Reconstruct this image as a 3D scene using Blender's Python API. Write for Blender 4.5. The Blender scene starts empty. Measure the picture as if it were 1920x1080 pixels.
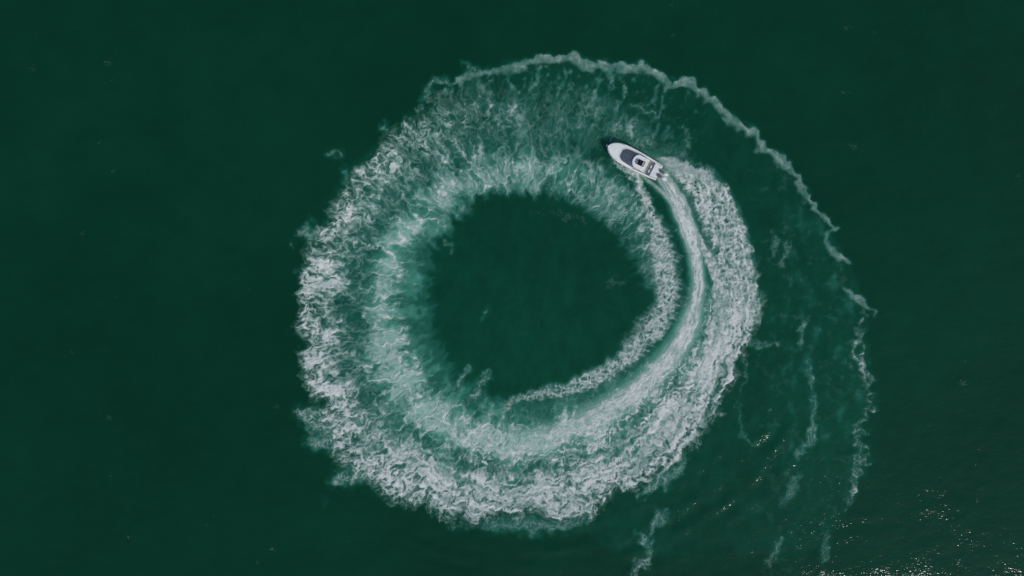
import bpy, bmesh, math
import numpy as np
from mathutils import Vector, Matrix

SC = bpy.context.scene
COL = SC.collection
PX = 0.09                      # metres to one unit of the traced wake lines
CAM_H = 135.0

# ---------------------------------------------------------------- camera: a drone looking straight down
cam_d = bpy.data.cameras.new('camera'); cam = bpy.data.objects.new('camera', cam_d); COL.objects.link(cam)
cam_d.sensor_width = 36; cam_d.lens = 18*CAM_H/(960*PX); cam_d.clip_start = 1; cam_d.clip_end = 20000
cam.location = (0, 0, CAM_H); cam.rotation_euler = (0, 0, 0)
SC.camera = cam

# ---------------------------------------------------------------- daylight
SUN_EL, SUN_AZ = math.radians(43.5), math.atan2(-.80, .60)       # low right of the picture
world = bpy.data.worlds.new('World'); SC.world = world; world.use_nodes = True
wn = world.node_tree.nodes; bg = wn['Background']
sky = wn.new('ShaderNodeTexSky'); sky.sky_type = 'NISHITA'; sky.sun_disc = False; sky.dust_density = .5
sky.sun_elevation = SUN_EL; sky.sun_rotation = math.pi/2 - SUN_AZ
world.node_tree.links.new(sky.outputs[0], bg.inputs[0]); bg.inputs[1].default_value = 0.13
sun_d = bpy.data.lights.new('sun', 'SUN'); sun = bpy.data.objects.new('sun', sun_d); COL.objects.link(sun)
sun_d.energy = 1.75; sun_d.angle = math.radians(.53); sun_d.color = (1, .98, .955)
sd_ = Vector((math.cos(SUN_AZ)*math.cos(SUN_EL), math.sin(SUN_AZ)*math.cos(SUN_EL), math.sin(SUN_EL)))
sun.rotation_euler = sd_.to_track_quat('Z', 'Y').to_euler(); sun.location = sd_*200
SC.view_settings.view_transform = 'Standard'; SC.view_settings.look = 'None'
SC.view_settings.exposure = 0; SC.view_settings.gamma = 1; SC.view_settings.use_curve_mapping = False

SC.cycles.use_denoising = False      # keeps the small sun glints crisp

# ---------------------------------------------------------------- helpers
def tag(o, label=None, cat=None, group=None, kind=None):
    for k, x in (('label', label), ('category', cat), ('group', group), ('kind', kind)):
        if x: o[k] = x
    return o
def new_mat(name):
    m = bpy.data.materials.new(name); m.use_nodes = True; return m, m.node_tree.nodes, m.node_tree.links
def principled(name, col, rough=.4, metal=0, noise=.06, scale=6., bump=0., spec=.5, coat=0.):
    m, n, l = new_mat(name); b = n['Principled BSDF']
    tc = n.new('ShaderNodeTexCoord'); t = n.new('ShaderNodeTexNoise'); t.inputs['Scale'].default_value = scale; t.inputs['Detail'].default_value = 5
    l.new(tc.outputs['Object'], t.inputs['Vector'])
    r = n.new('ShaderNodeValToRGB'); l.new(t.outputs['Fac'], r.inputs['Fac'])
    r.color_ramp.elements[0].position = .3; r.color_ramp.elements[1].position = .7
    r.color_ramp.elements[0].color = (*[c*(1-noise) for c in col], 1); r.color_ramp.elements[1].color = (*[min(1, c*(1+noise)) for c in col], 1)
    l.new(r.outputs['Color'], b.inputs['Base Color'])
    b.inputs['Roughness'].default_value = rough; b.inputs['Metallic'].default_value = metal
    b.inputs['Specular IOR Level'].default_value = spec; b.inputs['Coat Weight'].default_value = coat
    if bump:
        bp = n.new('ShaderNodeBump'); bp.inputs['Strength'].default_value = bump; bp.inputs['Distance'].default_value = .01
        l.new(t.outputs['Fac'], bp.inputs['Height']); l.new(bp.outputs['Normal'], b.inputs['Normal'])
    return m
def link_mesh(name, verts, faces, mat, parent=None, smooth=True):
    me = bpy.data.meshes.new(name); me.from_pydata([tuple(map(float, p)) for p in verts], [], faces); me.update()
    return link_me(name, me, mat, parent, smooth)
def link_me(name, me, mat, parent=None, smooth=True):
    if smooth:
        me.polygons.foreach_set('use_smooth', [True]*len(me.polygons))
    if mat: me.materials.append(mat)
    o = bpy.data.objects.new(name, me); COL.objects.link(o); o.parent = parent
    return o
# ---------------------------------------------------------------- noise tools
def _perm(seed):
    r = np.random.RandomState(seed); return r.permutation(4096).astype(np.int32)
def _hash(ix, iy, p):
    return p[(p[ix & 4095] + iy) & 4095]
def perlin(x, y, seed=0):
    p = _perm(seed); fx = np.floor(x); fy = np.floor(y)
    ix = fx.astype(np.int32); iy = fy.astype(np.int32); x = x - fx; y = y - fy
    ux = x*x*x*(x*(x*6-15)+10); uy = y*y*y*(y*(y*6-15)+10)
    ang = (np.arange(4096)*(2*np.pi/4096)).astype(np.float32); gx = np.cos(ang); gy = np.sin(ang)
    def g(dx, dy):
        h = _hash(ix+dx, iy+dy, p); return gx[h]*(x-dx) + gy[h]*(y-dy)
    a = g(0, 0); b = g(1, 0); c = g(0, 1); d = g(1, 1)
    return (a + ux*(b-a) + uy*((c + ux*(d-c)) - (a + ux*(b-a))))*1.5
def fbm(x, y, seed=0, oct=4, gain=.5):
    s = 0; a = 1; t = 0
    for k in range(oct):
        s = s + a*perlin(x*2**k + 17.3*k, y*2**k - 9.1*k, seed+k); t += a; a *= gain
    return s/t
def ridged(x, y, seed=0, oct=3, gain=.5):
    s = 0; a = 1; t = 0
    for k in range(oct):
        s = s + a*(1-np.abs(perlin(x*2**k + 5.3*k, y*2**k, seed+k))*2.0); t += a; a *= gain
    return s/t
def worley(x, y, seed=0):
    """edge distance between cells, distance to the cell's seed and a random number of the cell"""
    p = _perm(seed); q = np.random.RandomState(seed+999).rand(4096, 3).astype(np.float32)
    fx = np.floor(x).astype(np.int32); fy = np.floor(y).astype(np.int32)
    f1 = np.full(x.shape, 9., np.float32); f2 = f1.copy(); rid = np.zeros_like(f1)
    for dx in (-1, 0, 1):
        for dy in (-1, 0, 1):
            h = _hash(fx+dx, fy+dy, p)
            d = np.hypot(fx+dx+q[h, 0]-x, fy+dy+q[h, 1]-y)
            rid = np.where(d < f1, q[h, 2], rid)
            f2 = np.minimum(f2, np.maximum(f1, d)); f1 = np.minimum(f1, d)
    return f2-f1, f1, rid
def sstep(a, b, x):
    t = np.clip((x-a)/(b-a), 0, 1); return t*t*(3-2*t)

# ------------------------------------------------- the wake, traced in metres*1/0.09
CX, CY = 1005., 560.
def _phi(u, v):          # angle gone round the circle since the boat, clockwise seen from above
    return (45 - np.degrees(np.arctan2(CY-v, u-CX))) % 360
def smooth1(y, n=3):
    for _ in range(n): y = (np.roll(y, 1)+2*y+np.roll(y, -1))/4
    return y
class Ring:              # a line running round the circle: radius, foam density and aeration by angle
    def __init__(self, pts, tail=()):
        P = [(_phi(a, b), np.hypot(a-CX, b-CY), c, d) for a, b, c, d in pts]
        P += [(_phi(a, b)+360, np.hypot(a-CX, b-CY), c, d) for a, b, c, d in tail]
        P.sort(); self.P = np.array(P)
    def __call__(self, ph):
        return [np.interp(ph, self.P[:, 0], self.P[:, k]) for k in (1, 2, 3)]
def polydist(u, v, pts):
    """distance to a polyline, signed side, and its interpolated extra columns"""
    P = np.array(pts, float); best = np.full(u.shape, 1e9); sg = np.zeros(u.shape)
    ex = [np.zeros(u.shape) for _ in range(P.shape[1]-2)]
    for i in range(len(P)-1):
        ax, ay = P[i, :2]; dx, dy = P[i+1, :2]-P[i, :2]; L2 = dx*dx+dy*dy
        t = np.clip(((u-ax)*dx+(v-ay)*dy)/L2, 0, 1)
        d = np.hypot(u-ax-t*dx, v-ay-t*dy); m = d < best
        best = np.where(m, d, best); sg = np.where(m, np.sign((u-ax)*dy-(v-ay)*dx), sg)
        for k in range(len(ex)):
            ex[k] = np.where(m, P[i, 2+k]+t*(P[i+1, 2+k]-P[i, 2+k]), ex[k])
    return best, sg, ex

# lines round the ring: (u, v, foam density, aeration)
R_IN = Ring([(1190,600,0,.0),(1160,640,0,.0),(1100,690,0,.02),(1010,725,0,.02),(940,745,0,.03),(905,712,0,.03),(868,690,0,.03),(845,650,0,.03),
             (822,600,0,.02),(818,550,0,.02),(824,500,0,.02),(835,455,0,.02),(850,430,0,.03),(880,393,0,.03),(930,372,0,.03),(985,366,0,.03),
             (1030,370,0,.03)], [(1085,395,0,.03),(1125,430,0,.03),(1155,462,0,.04),(1185,500,0,.04),(1205,540,0,.03),(1216,575,0,.0)])
R_HZ = Ring([(1250,620,0.00,0.13),(1205,672,0.16,0.34),(1150,720,0.22,0.38),(1060,765,0.24,0.42),(975,785,0.25,0.42),(920,770,0.22,0.42),(860,740,0.18,0.47),(815,690,0.16,0.42),
             (790,640,0.14,0.47),(772,570,0.14,0.51),(772,520,0.18,0.58),(790,460,0.23,0.55),(830,412,0.27,0.55),(870,378,0.27,0.50),(930,352,0.32,0.50),(985,345,0.36,0.55),
             (1040,350,0.36,0.50)], [(1095,368,0.36,0.50),(1140,398,0.34,0.45),(1178,435,0.30,0.42),(1205,480,0.27,0.40),(1220,525,0.23,0.35),(1232,570,0.14,0.26)])
R_M = Ring([(1300,610,0.43,0.53),(1275,650,0.72,0.84),(1225,710,0.78,0.95),(1165,758,0.86,1.00),(1090,798,0.93,1.00),(1020,822,0.95,1.00),(960,832,0.94,1.00),(900,826,0.93,1.00),
            (845,808,0.91,0.95),(800,780,0.88,0.89),(765,735,0.86,0.89),(738,680,0.86,0.89),(722,620,0.86,0.89),(722,560,0.68,0.85),(728,510,0.65,0.80),(742,465,0.65,0.78),(772,420,0.65,0.75),
            (810,385,0.65,0.72),(860,352,0.68,0.70),(920,325,0.70,0.70),(985,312,0.68,0.66),(1050,315,0.58,0.60)],
           [(1105,325,0.54,0.55),(1150,350,0.51,0.50),(1190,390,0.47,0.45),(1215,430,0.42,0.42),(1232,470,0.35,0.40)])
R_L = Ring([(1330,560,0.27,0.47),(1308,618,0.43,0.47),(1282,668,0.41,0.47),(1252,716,0.54,0.47),(1212,760,0.54,0.47),(1152,818,0.52,0.43),(1100,843,0.49,0.43),(1034,868,0.45,0.40),(967,882,0.43,0.39),
            (900,868,0.45,0.39),(840,848,0.45,0.39),(785,820,0.45,0.39),(730,785,0.31,0.39),(690,740,0.37,0.35),(672,690,0.29,0.33),(662,620,0.24,0.29),(664,560,0.25,0.31),(680,500,0.27,0.34),
            (705,450,0.34,0.36),(735,405,0.28,0.36),(775,355,0.27,0.34),(830,310,0.28,0.36),(900,275,0.27,0.36),(970,262,0.25,0.34),(1040,265,0.21,0.30)],
           [(1100,280,0.20,0.28),(1140,300,0.14,0.21),(1180,340,0.06,0.13),(1225,390,0.03,0.09)])
R_O = Ring([(1370,560,0.80,0.50),(1350,625,0.92,0.50),(1325,690,0.92,0.50),(1290,745,0.90,0.50),(1240,800,0.87,0.50),(1170,850,0.85,0.50),(1090,890,0.87,0.50),(1020,915,0.87,0.50),(950,918,0.85,0.50),
            (880,905,0.83,0.50),(810,885,0.83,0.50),(740,850,0.80,0.50),(690,805,0.71,0.50),(645,755,0.68,0.45),(618,690,0.65,0.42),(612,620,0.63,0.40),(612,560,0.59,0.40),(625,500,0.57,0.40),
            (645,455,0.55,0.40),(665,405,0.54,0.40),(700,355,0.52,0.38),(750,308,0.56,0.38),(800,272,0.48,0.36),(870,232,0.36,0.34),(950,212,0.28,0.30),(1040,210,0.24,0.26)],
           [(1100,225,0.20,0.22),(1150,245,0.12,0.16),(1200,290,0.04,0.10)])
R_OE = Ring([(1416,560,0.78,0.25),(1396,628,0.85,0.20),(1372,685,0.80,0.20),(1345,748,0.76,0.20),(1290,825,0.71,0.20),(1228,890,0.69,0.20),(1150,922,0.76,0.20),(1080,955,0.80,0.20),(1020,960,0.80,0.20),(950,955,0.78,0.20),
             (875,962,0.74,0.20),(800,938,0.71,0.20),(735,922,0.69,0.20),(690,893,0.59,0.20),(642,868,0.56,0.20),(618,800,0.56,0.20),(604,752,0.59,0.20),(575,700,0.61,0.20),(578,640,0.63,0.20),(574,580,0.63,0.20),
             (576,520,0.61,0.20),(592,465,0.58,0.20),(617,412,0.56,0.20),(650,352,0.48,0.20),(692,305,0.41,0.20),(740,265,0.44,0.20),(790,228,0.32,0.20),(840,170,0.22,0.20),(930,140,0.10,0.14),(1040,130,0.06,0.10)],
            [(1110,140,0.05,0.10),(1180,165,0.04,0.10),(1240,230,0.03,0.10)])

# fresh wake of the boat: centre line with half width and strength
TRACK = [(1238,324,9.0,0.80),(1252,345,11.0,0.80),(1267,372,13.0,0.85),(1281,405,14.0,0.90),(1292,435,14.0,1.00),(1301,465,13.0,1.00),(1307,500,12.0,1.00),(1309,535,13.0,1.00),(1305,572,14.0,1.00),(1295,606,19.2,1.00),(1279,640,20.5,1.00),(1254,675,21.8,0.97),(1222,710,23.0,0.97),(1185,740,24.3,0.92),(1140,770,25.6,0.86),(1090,795,25.6,0.76),(1030,815,25.6,0.65),(975,826,25.6,0.49),(915,826,25.6,0.22),(870,815,25.6,0.00)]
KEEL = [(1188,320,2,.35),(1206,331,3,.5),(1224,344,3,.6),(1240,358,4,.65),(1254,374,4,.6),(1268,398,4,.4),(1278,420,4,0)]
RIDGE = [(1303,430,3,.6),(1318,455,6,.85),(1332,483,9,.9),(1344,512,12,.9),(1350,540,14,.85),(1353,570,15,.8),(1350,610,16,.75),(1336,655,16,.7),(1312,700,16,.6),(1270,755,16,.4),(1220,800,16,0)]
STRAND = [(1150,296,2.8,0.54),(1168,312,5.5,0.81),(1186,328,11.0,0.92),(1200,348,9.5,0.95),(1212,378,11.4,0.93),(1224,408,16.1,0.89),(1236,440,19.4,0.86),(1243,475,21.1,0.86),(1248,510,22.0,0.86),(1252,540,22.0,0.86),(1252,570,22.0,0.84),(1240,597,22.9,0.82),
          (1216,622,23.0,0.80),(1192,650,19.9,0.80),(1168,678,16.8,0.80),(1138,700,14.6,0.82),(1105,714,12.6,0.86),(1065,728,12.6,0.80),(1020,737,10.6,0.68),(980,744,7.3,0.55),(950,752,5.3,0.35)]
FLANK_OUT = [(1205,283),(1218,286),(1232,290),(1250,293),(1268,299),(1298,309),(1330,316),(1344,334),(1364,362),(1382,395),(1395,425),(1405,460),(1412,500),(1420,540),(1421,575),(1412,605),(1397,630),(1378,670)]
FLANK_IN = [(1205,290),(1222,298),(1240,312),(1256,330),(1276,352),(1294,372),(1306,398),(1316,425),(1326,450),(1336,475),(1346,500),(1352,530),(1356,560),(1354,600),(1350,640)]
CRESTS = [
    [(1300,440,2,.3),(1316,470,2.5,.75),(1330,500,3,.85),(1338,530,3,.85),(1342,565,3,.8),(1338,600,3,.75),(1328,632,3,.7),(1310,668,3,.6),(1285,705,3,.5),(1250,742,3,.3),(1210,775,3,0)],
    [(1372,560,2,0),(1374,590,2.5,.7),(1366,625,3,.8),(1352,668,3,.8),(1338,705,3,.7),(1320,742,2.5,.5),(1300,775,2,0)],
    [(1300,690,2,0),(1276,735,3,.55),(1240,775,3,.65),(1195,812,3,.65),(1145,842,3,.6),(1090,866,3,.5),(1040,882,2,0)],
    [(1330,690,2,0),(1300,745,3,.6),(1262,795,3,.7),(1215,838,3,.7),(1165,872,3,.6),(1110,900,3,.5),(1060,915,2,0)],
    [(1246,322,1.5,.5),(1262,352,2,.75),(1277,385,2,.8),(1289,415,2,.8),(1299,445,2,.6),(1305,475,2,0)],
    [(1238,338,1.5,.5),(1254,362,2,.75),(1268,392,2,.75),(1279,424,2,.6),(1288,455,2,0)]]
CREST = [(1366,580,2,.0),(1360,612,4,.9),(1352,660,4,.85),(1340,705,4,.9),(1322,760,4,.9),(1300,805,4,.9),(1272,848,4,.9),(1248,878,4,.8),(1230,895,3,.5)]
LINE = [(700,272,6,.22),(735,245,8,.35),(770,228,9,.35),(790,205,9,.38),(805,190,8,.35),(838,170,9,.5),(866,148,10,.62),(900,136,10,.62),(950,128,9,.6),(985,120,9,.6),(1003,112,12,.78),(1045,110,12,.78),(1082,106,12,.75),(1095,120,10,.68),(1125,122,9,.68),(1140,132,8,.66),(1170,124,11,.72),(1205,127,12,.78),
        (1232,138,11,.75),(1250,148,8,.66),(1248,168,6,.6),(1258,158,8,.66),(1285,153,10,.76),(1315,172,11,.8),(1335,186,10,.78),(1355,210,9,.78),(1385,232,9,.78),(1415,252,8,.72),(1432,280,8,.72),(1462,294,9,.76),(1482,318,8,.74),(1500,345,7,.7),
        (1512,368,6,.66),(1535,390,6,.66),(1552,415,7,.68),(1566,430,4,.45),(1548,440,6,.5),(1554,460,8,.66),(1574,482,7,.66),(1594,494,7,.58),(1600,500,2,.0)]
LINE2 = [(1578,532,3,.2),(1588,545,8,.68),(1608,562,8,.7),(1628,580,7,.6),(1640,592,3,.3)]
LINE3 = [(1622,590,6,.35),(1612,615,12,.45),(1604,645,13,.55),(1612,675,12,.6),(1624,700,11,.62),(1626,730,12,.55),(1632,760,10,.5),(1614,795,13,.4),(1606,830,12,.48),(1612,860,12,.55),(1600,885,13,.32),(1597,910,12,.55),(1592,935,7,.42),(1590,960,4,.2)]
WISPS = [
    [(990,742,6,.6),(965,752,7,.6),(948,770,6,.5),(935,790,5,.4),(925,815,5,.3)], [(915,705,5,.5),(900,722,6,.55),(885,745,6,.45),(872,765,5,.35)], [(880,690,4,.35),(862,715,5,.45),(845,740,5,.35)],
    [(1060,735,4,.4),(1040,760,4,.4),(1025,785,4,.3)], [(1120,715,4,.4),(1105,745,4,.4),(1090,770,4,.3)],  # thin old filaments and patches of foam, and one small sun glint painted as foam, (polyline with half width, strength)
    [(1148,262,3,.3),(1150,245,4,.45),(1163,250,8,.5),(1180,245,5,.45),(1198,232,4,.4)],
    [(1195,200,3,.3),(1215,205,4,.35),(1230,220,4,.3)],
    [(1290,240,4,.25),(1285,275,5,.3),(1278,290,6,.3),(1262,285,4,.2)],
    [(1450,430,4,.2),(1456,455,6,.32),(1448,480,4,.2)], [(1482,440,3,.2),(1478,468,5,.3),(1462,496,5,.28)],
    [(1512,590,3,.2),(1505,612,5,.38),(1500,630,5,.35),(1508,655,3,.2)],
    [(1520,680,4,.35),(1516,700,6,.45),(1520,730,3,.25),(1522,770,4,.35),(1526,800,7,.48),(1520,830,4,.35),(1496,850,8,.42)],
    [(1402,620,4,.35),(1412,640,6,.35),(1432,648,4,.3),(1452,642,4,.25)], [(1395,680,3,.25),(1400,700,4,.25),(1385,760,2,.2),(1388,790,3,.3),(1400,822,4,.28),(1420,835,4,.2)],
    [(1350,735,6,.5),(1345,752,6,.45),(1325,778,6,.45),(1300,800,6,.4),(1275,830,5,.35)],
    [(1285,855,6,.3),(1270,880,10,.4),(1250,905,10,.45),(1225,900,6,.45),(1210,925,8,.5),(1200,935,5,.3)],
    [(1240,960,10,.35),(1230,985,9,.38),(1222,1000,6,.35)], [(1198,998,4,.35),(1206,1012,8,.5),(1218,1020,8,.5),(1220,1040,5,.5),(1215,1058,9,.55),(1198,1060,12,.5),(1185,1078,6,.4)],
    [(1460,1010,6,.3),(1450,1040,8,.35),(1440,1055,6,.3)], [(1550,990,3,.2),(1550,1030,4,.3),(1545,1050,6,.35)], [(1490,895,10,.3),(1480,925,12,.32),(1465,945,8,.25)],
    [(1140,540,6,.12),(1155,525,8,.2),(1185,520,4,.16)], [(905,590,2,.3),(912,580,2,.3)], [(838,455,4,.25),(850,460,5,.3)], [(1000,395,6,.08),(1040,400,6,.12),(1085,410,8,.16),(1110,425,4,.1)],  # the shortest mark here is a sun glint painted in as foam
    [(868,880,4,.2),(850,985,4,.25),(880,988,4,.2)], [(900,985,5,.32),(940,985,8,.42),(1000,985,9,.4),(1060,985,9,.42),(1100,970,8,.3)],
    [(560,440,6,.3),(575,428,9,.42),(590,440,10,.42),(600,450,6,.3)], [(545,460,4,.35),(550,462,3,.2)], [(560,510,4,.3),(562,512,3,.3)],
    [(872,122,3,.38),(880,130,3,.3)], [(805,160,4,.42),(825,150,5,.45),(835,158,4,.4)], [(795,185,4,.4),(800,170,4,.4)], [(720,235,3,.4),(728,245,4,.3)],
    [(620,293,3,.3),(635,292,3,.25)], [(645,320,4,.4),(650,335,6,.4)],
    [(562,775,10,.5),(585,780,14,.62),(605,800,16,.65),(625,820,12,.55)], [(585,825,8,.5),(605,828,12,.6),(628,838,8,.5)],
    [(635,900,10,.6),(660,895,14,.7),(680,880,12,.7)], [(610,940,2,.15),(616,938,2,.15)],
]
FLECKS = [(203,117,8,0.22),(212,150,5,0.19),(187,267,4,0.22),(214,320,4,0.26),(205,782,6,0.30),(210,892,4,0.19),(242,1008,5,0.26),(305,994,2,0.22),(513,1030,6,0.34),(483,1053,3,0.30),(155,436,8,0.09),(218,556,6,0.11),(137,661,3,0.15),
          (520,762,5,0.26),(470,543,3,0.19),(1585,175,6,0.19),(1588,52,8,0.15),(1262,66,5,0.15),(1258,8,5,0.19),(1910,330,6,0.26),(1806,718,9,0.34),(1832,938,6,0.30),(1842,916,5,0.19),(1875,640,4,0.26),(1600,275,6,0.14),(1445,768,8,0.30),(1070,108,3,0.15),
          (630,294,4,0.22),(390,985,4,0.11),(400,968,5,0.11),(655,1015,4,0.15),(1640,60,5,0.09),(1780,200,6,0.08),(60,130,12,0.06),(1000,950,4,0.15),(1555,905,6,0.22),(1575,860,6,0.22)]

def wake_fields(u, v):
    """foam cover F, aeration A, relief height H and the part id of each point"""
    u = u.astype(np.float32); v = v.astype(np.float32)
    w1 = fbm(u/55, v/55, 11, 3); w2 = fbm(u/55+40, v/55+7, 21, 3)
    s1 = fbm(u/13, v/13, 31, 3); s2 = fbm(u/13+9, v/13+60, 41, 3)
    uw = u + 16*w1 + 6*s1; vw = v + 16*w2 + 6*s2
    r = np.hypot(uw-CX, vw-CY); ph = _phi(uw, vw); th = np.radians(ph)
    r0 = r
    r = r + (14*fbm(th*9, r/160, 52, 3) + 12*fbm(th*26, r/90, 53, 3))*sstep(200, 260, r)*sstep(40, 90, np.where((ph < 60) & (r < 290), 90, ph))
    fine = fbm(u/4.5, v/4.5, 81, 3); mid = fbm(u/12, v/12, 91, 4)
    arc = th*330; rr = r
    big = fbm(arc/42, rr/62, 101, 4); strk = fbm(arc/10, rr/42, 111, 3); strk2 = fbm(arc/5.5, rr/34, 112, 3); lon = fbm(arc/85+.02*rr, rr/6.5, 113, 4)
    # ----------------------------------------------------- ring built up from its lines
    def ring(phi, r):
        rs, ds, as_ = zip(*[R(phi) for R in (R_IN, R_HZ, R_M, R_L, R_O, R_OE)])
        edge = np.maximum(rs[5] + 12*fbm(th*13, r*0+3., 51, 4)*1.6 + 8, rs[5]+3)
        D = np.zeros_like(r); A = np.zeros_like(r)
        rs = list(rs); rs[0] = rs[0] - 14 - 36*fbm(th*11, r/200, 551, 3)*sstep(.35, .5, phi/360) - 20*fbm(th*34, r/60, 552, 3)*sstep(.35, .5, phi/360)
        R_ = list(rs) + [edge, edge+22]
        D_ = list(ds) + [ds[5]*.5, 0*ds[5]]; A_ = list(as_) + [as_[5]*.6, 0*ds[5]]
        for k in range(7):
            t = np.clip((r-R_[k])/np.maximum(R_[k+1]-R_[k], 1), 0, 1); t = t*t*(3-2*t)
            m = (r >= R_[k]) & (r < R_[k+1])
            D = np.where(m, D_[k]+t*(D_[k+1]-D_[k]), D); A = np.where(m, A_[k]+t*(A_[k+1]-A_[k]), A)
        return D, A, rs
    fade = sstep(22, 52, ph)
    D, A, rs = ring(ph, r); D = D*fade; A = A*fade
    D2, A2, rs2 = ring(ph+360, r); tl = 1-sstep(30, 62, ph)
    D = np.maximum(D, D2*tl); A = np.maximum(A, A2*tl)
    old = ph < 45
    across = np.clip((r-np.where(old, rs2[2], rs[2]))/np.maximum(np.where(old, rs2[5]-rs2[2], rs[5]-rs[2]), 1), -1, 1.3)
    age = np.clip(np.where(old & (r < 290), ph+360, ph)/360, 0, 1.1)
    # ----------------------------------------------------- cells of foam film of three sizes, open or closed
    wr_s = 1-.28*sstep(.40, .60, age)
    wa = arc + 15*fbm(u/26, v/26, 61, 3, .5); wr = rr + 15*fbm(u/26+5, v/26+5, 71, 3, .5)
    eb, _, ib = worley(wa/26, wr*wr_s/40, 3); em, _, im_ = worley(wa/11, wr*wr_s/18.5, 5); es, _, is_ = worley(wa/6, wr*wr_s/8.5, 7)
    oldw = sstep(.42, .62, age); topw = sstep(.70, .86, age); fing = fbm(arc/17, rr/85, 114, 3)
    Dm = np.clip(D + ((.30+.10*oldw)*big + .20*mid + oldw*(.30*strk+.22*strk2*(1-topw)) + .42*topw*fing + (1-oldw)*.42*lon)*sstep(0, .3, D), 0, 1.05)
    def film(e, i, w, k):                       # cover of one layer of cells: rims stay, open cells show water
        opn = sstep(Dm*1.08-.24, Dm*1.08+.10, i)
        return 1-k*opn*sstep(.04, w, e)
    big_w = sstep(.85, .15, across)*sstep(.25, .5, age)
    fb = film(eb, ib, .30, .95); fm = film(em, im_, .34, 1.); fs = film(es, is_, .40, 1.)
    cover = (fb*(.55+.45*fm))*big_w + ((.30+.70*fm)*(.25+.75*fs)*(.8+.2*fb))*(1-big_w)
    gate = np.clip(.55+1.3*mid+.5*big, 0, 1.3); gate2 = np.clip(.55-1.3*mid+.6*strk, 0, 1.3)
    rim = np.exp(-(eb/.11)**2)*(.25+.75*big_w)*.62*gate + np.exp(-(em/.16)**2)*.50*gate2 + np.exp(-(es/.22)**2)*.26*(1-big_w)*gate
    body = sstep(.10, .85, Dm)
    smooth = .58+.24*(1-big_w)
    Ff = body*cover*(smooth+.26*mid+.12*fine+.30*(1-oldw)*lon+.16*oldw*strk2)
    thin = sstep(.78, 1.0, ridged((u+9*s1)/15, (v+9*s2)/15, 83, 3, .6))
    F = Ff + thin*.16*sstep(.1, .45, D)*(.4+.6*body)
    milky = .62+.24*sstep(.62, .40, age)
    F = F*(milky+(1.0-milky)*sstep(.05, .9, across))      # the old track is milky, the outer band whiter
    F = (F + (1-.55*F)*rim*sstep(.08, .34, D)*(.62+.38*body))*sstep(.02, .18, D)
    F = np.where(F > .62, .62+(F-.62)*.8, F)
    A = A*(1 + .75*big + .45*mid) + .12*rim*sstep(.1, .4, D)
    A = np.clip(A*(.75+.35*cover), 0, 1.0)
    part = np.zeros(u.shape, np.int8)
    # ----------------------------------------------------- fresh prop wash behind the boat
    d, sg, (hw, st) = polydist(u+4*w1+3*s1, v+4*w2+3*s2, TRACK)
    n = (1-sstep(.35, 1.35, d/hw))*st
    near = 1-sstep(18, 42, ph)
    along = fbm(ph*.22, d*sg/4.0, 131, 4, .6)
    Ft = np.clip(n*(.82+.12*near+(.50+.45*near)*1.25*along+.16*mid+.12*fine+.30*lon), 0, .97)
    edge = np.exp(-((d/hw-.9)/.28)**2)*near*st; Ft = np.maximum(Ft, edge*.75)
    A = np.maximum(A, (1-sstep(.5, 2.2, d/hw))*st*.85)
    part = np.where(Ft > np.maximum(F, .12), 1, part); F = np.maximum(F, Ft)
    d, sg, (hw, st) = polydist(u+3*w1+1.5*s1, v+3*w2+1.5*s2, KEEL)
    Ft = np.clip((1-sstep(.2, 1.8, d/hw))*st*(.9+.4*mid), 0, .8); part = np.where(Ft > np.maximum(F, .1), 1, part); F = np.maximum(F, Ft)
    A = np.maximum(A, (1-sstep(.5, 4, d/hw))*st*.5)
    d, sg, (hw, st) = polydist(u+9*w1+7*s1, v+9*w2+7*s2, RIDGE)
    n = (1-sstep(.3, 1.5, d/hw))*st
    Ft = np.clip(n*(.80+.6*mid+.5*fine), 0, .95); part = np.where(Ft > np.maximum(F, .1), 1, part); F = np.maximum(F, Ft)
    # ----------------------------------------------------- starboard bow wave thrown outwards
    fo = np.array(FLANK_OUT, float); fi = np.array(FLANK_IN, float)
    e2, lob, _ = worley((u+6*s1)/24, (v+6*s2)/24, 15)
    near = .30+.70*sstep(1235, 1300, u)
    uu = u + (7*w1 + 5*s1)*near; v2 = v + (7*w2 + 5*s2)*near
    poly = np.vstack([fo, fi[::-1]]); inside = np.zeros(u.shape, bool); j = len(poly)-1
    for i in range(len(poly)):
        xi, yi = poly[i]; xj, yj = poly[j]
        inside ^= ((yi > v2) != (yj > v2)) & (uu < (xj-xi)*(v2-yi)/(yj-yi+1e-9)+xi); j = i
    do, _, _ = polydist(uu, v2, fo); di, _, _ = polydist(uu, v2, fi)
    sd = np.where(inside, np.minimum(do, di), -np.minimum(do, di))
    puff = (.50-lob)*15*near*(do < di)
    body = sstep(-5, 7, sd+puff+3*fine)
    young = 1-sstep(300, 365, v)
    e3, _, i3 = worley((u+6*s1)/10, (v+6*s2)/8, 25)
    lon2 = fbm((u*.25+v*.97)/40, (u*.97-v*.25)/5, 149, 3)
    rg = ridged((u+7*s1)/13, (v+7*s2)/11, 147, 4, .65)
    tex = .45 + .52*rg + .40*mid + .30*fine - .26*sstep(.45, .85, i3+.5*mid)*sstep(.08, .5, e3) + .40*lon2 - .30*sstep(.1, .5, fbm(u/9, v/12, 148, 3))
    tex = tex - .55*sstep(.0, .45, fbm(u/15, v/22, 145, 3))*sstep(36, 6, di)*sstep(400, 450, v)
    tex = tex*(1-young) + young*(.62+.30*fbm(u/24, v/12, 146, 3)+.18*mid+.10*fine)*sstep(1215, 1245, u)
    end = 1-sstep(590, 680, v)
    Ft = np.clip(body*tex, 0, .96)*end
    part = np.where(Ft > np.maximum(F, .1), 2, part); F = np.maximum(F, Ft)
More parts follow.
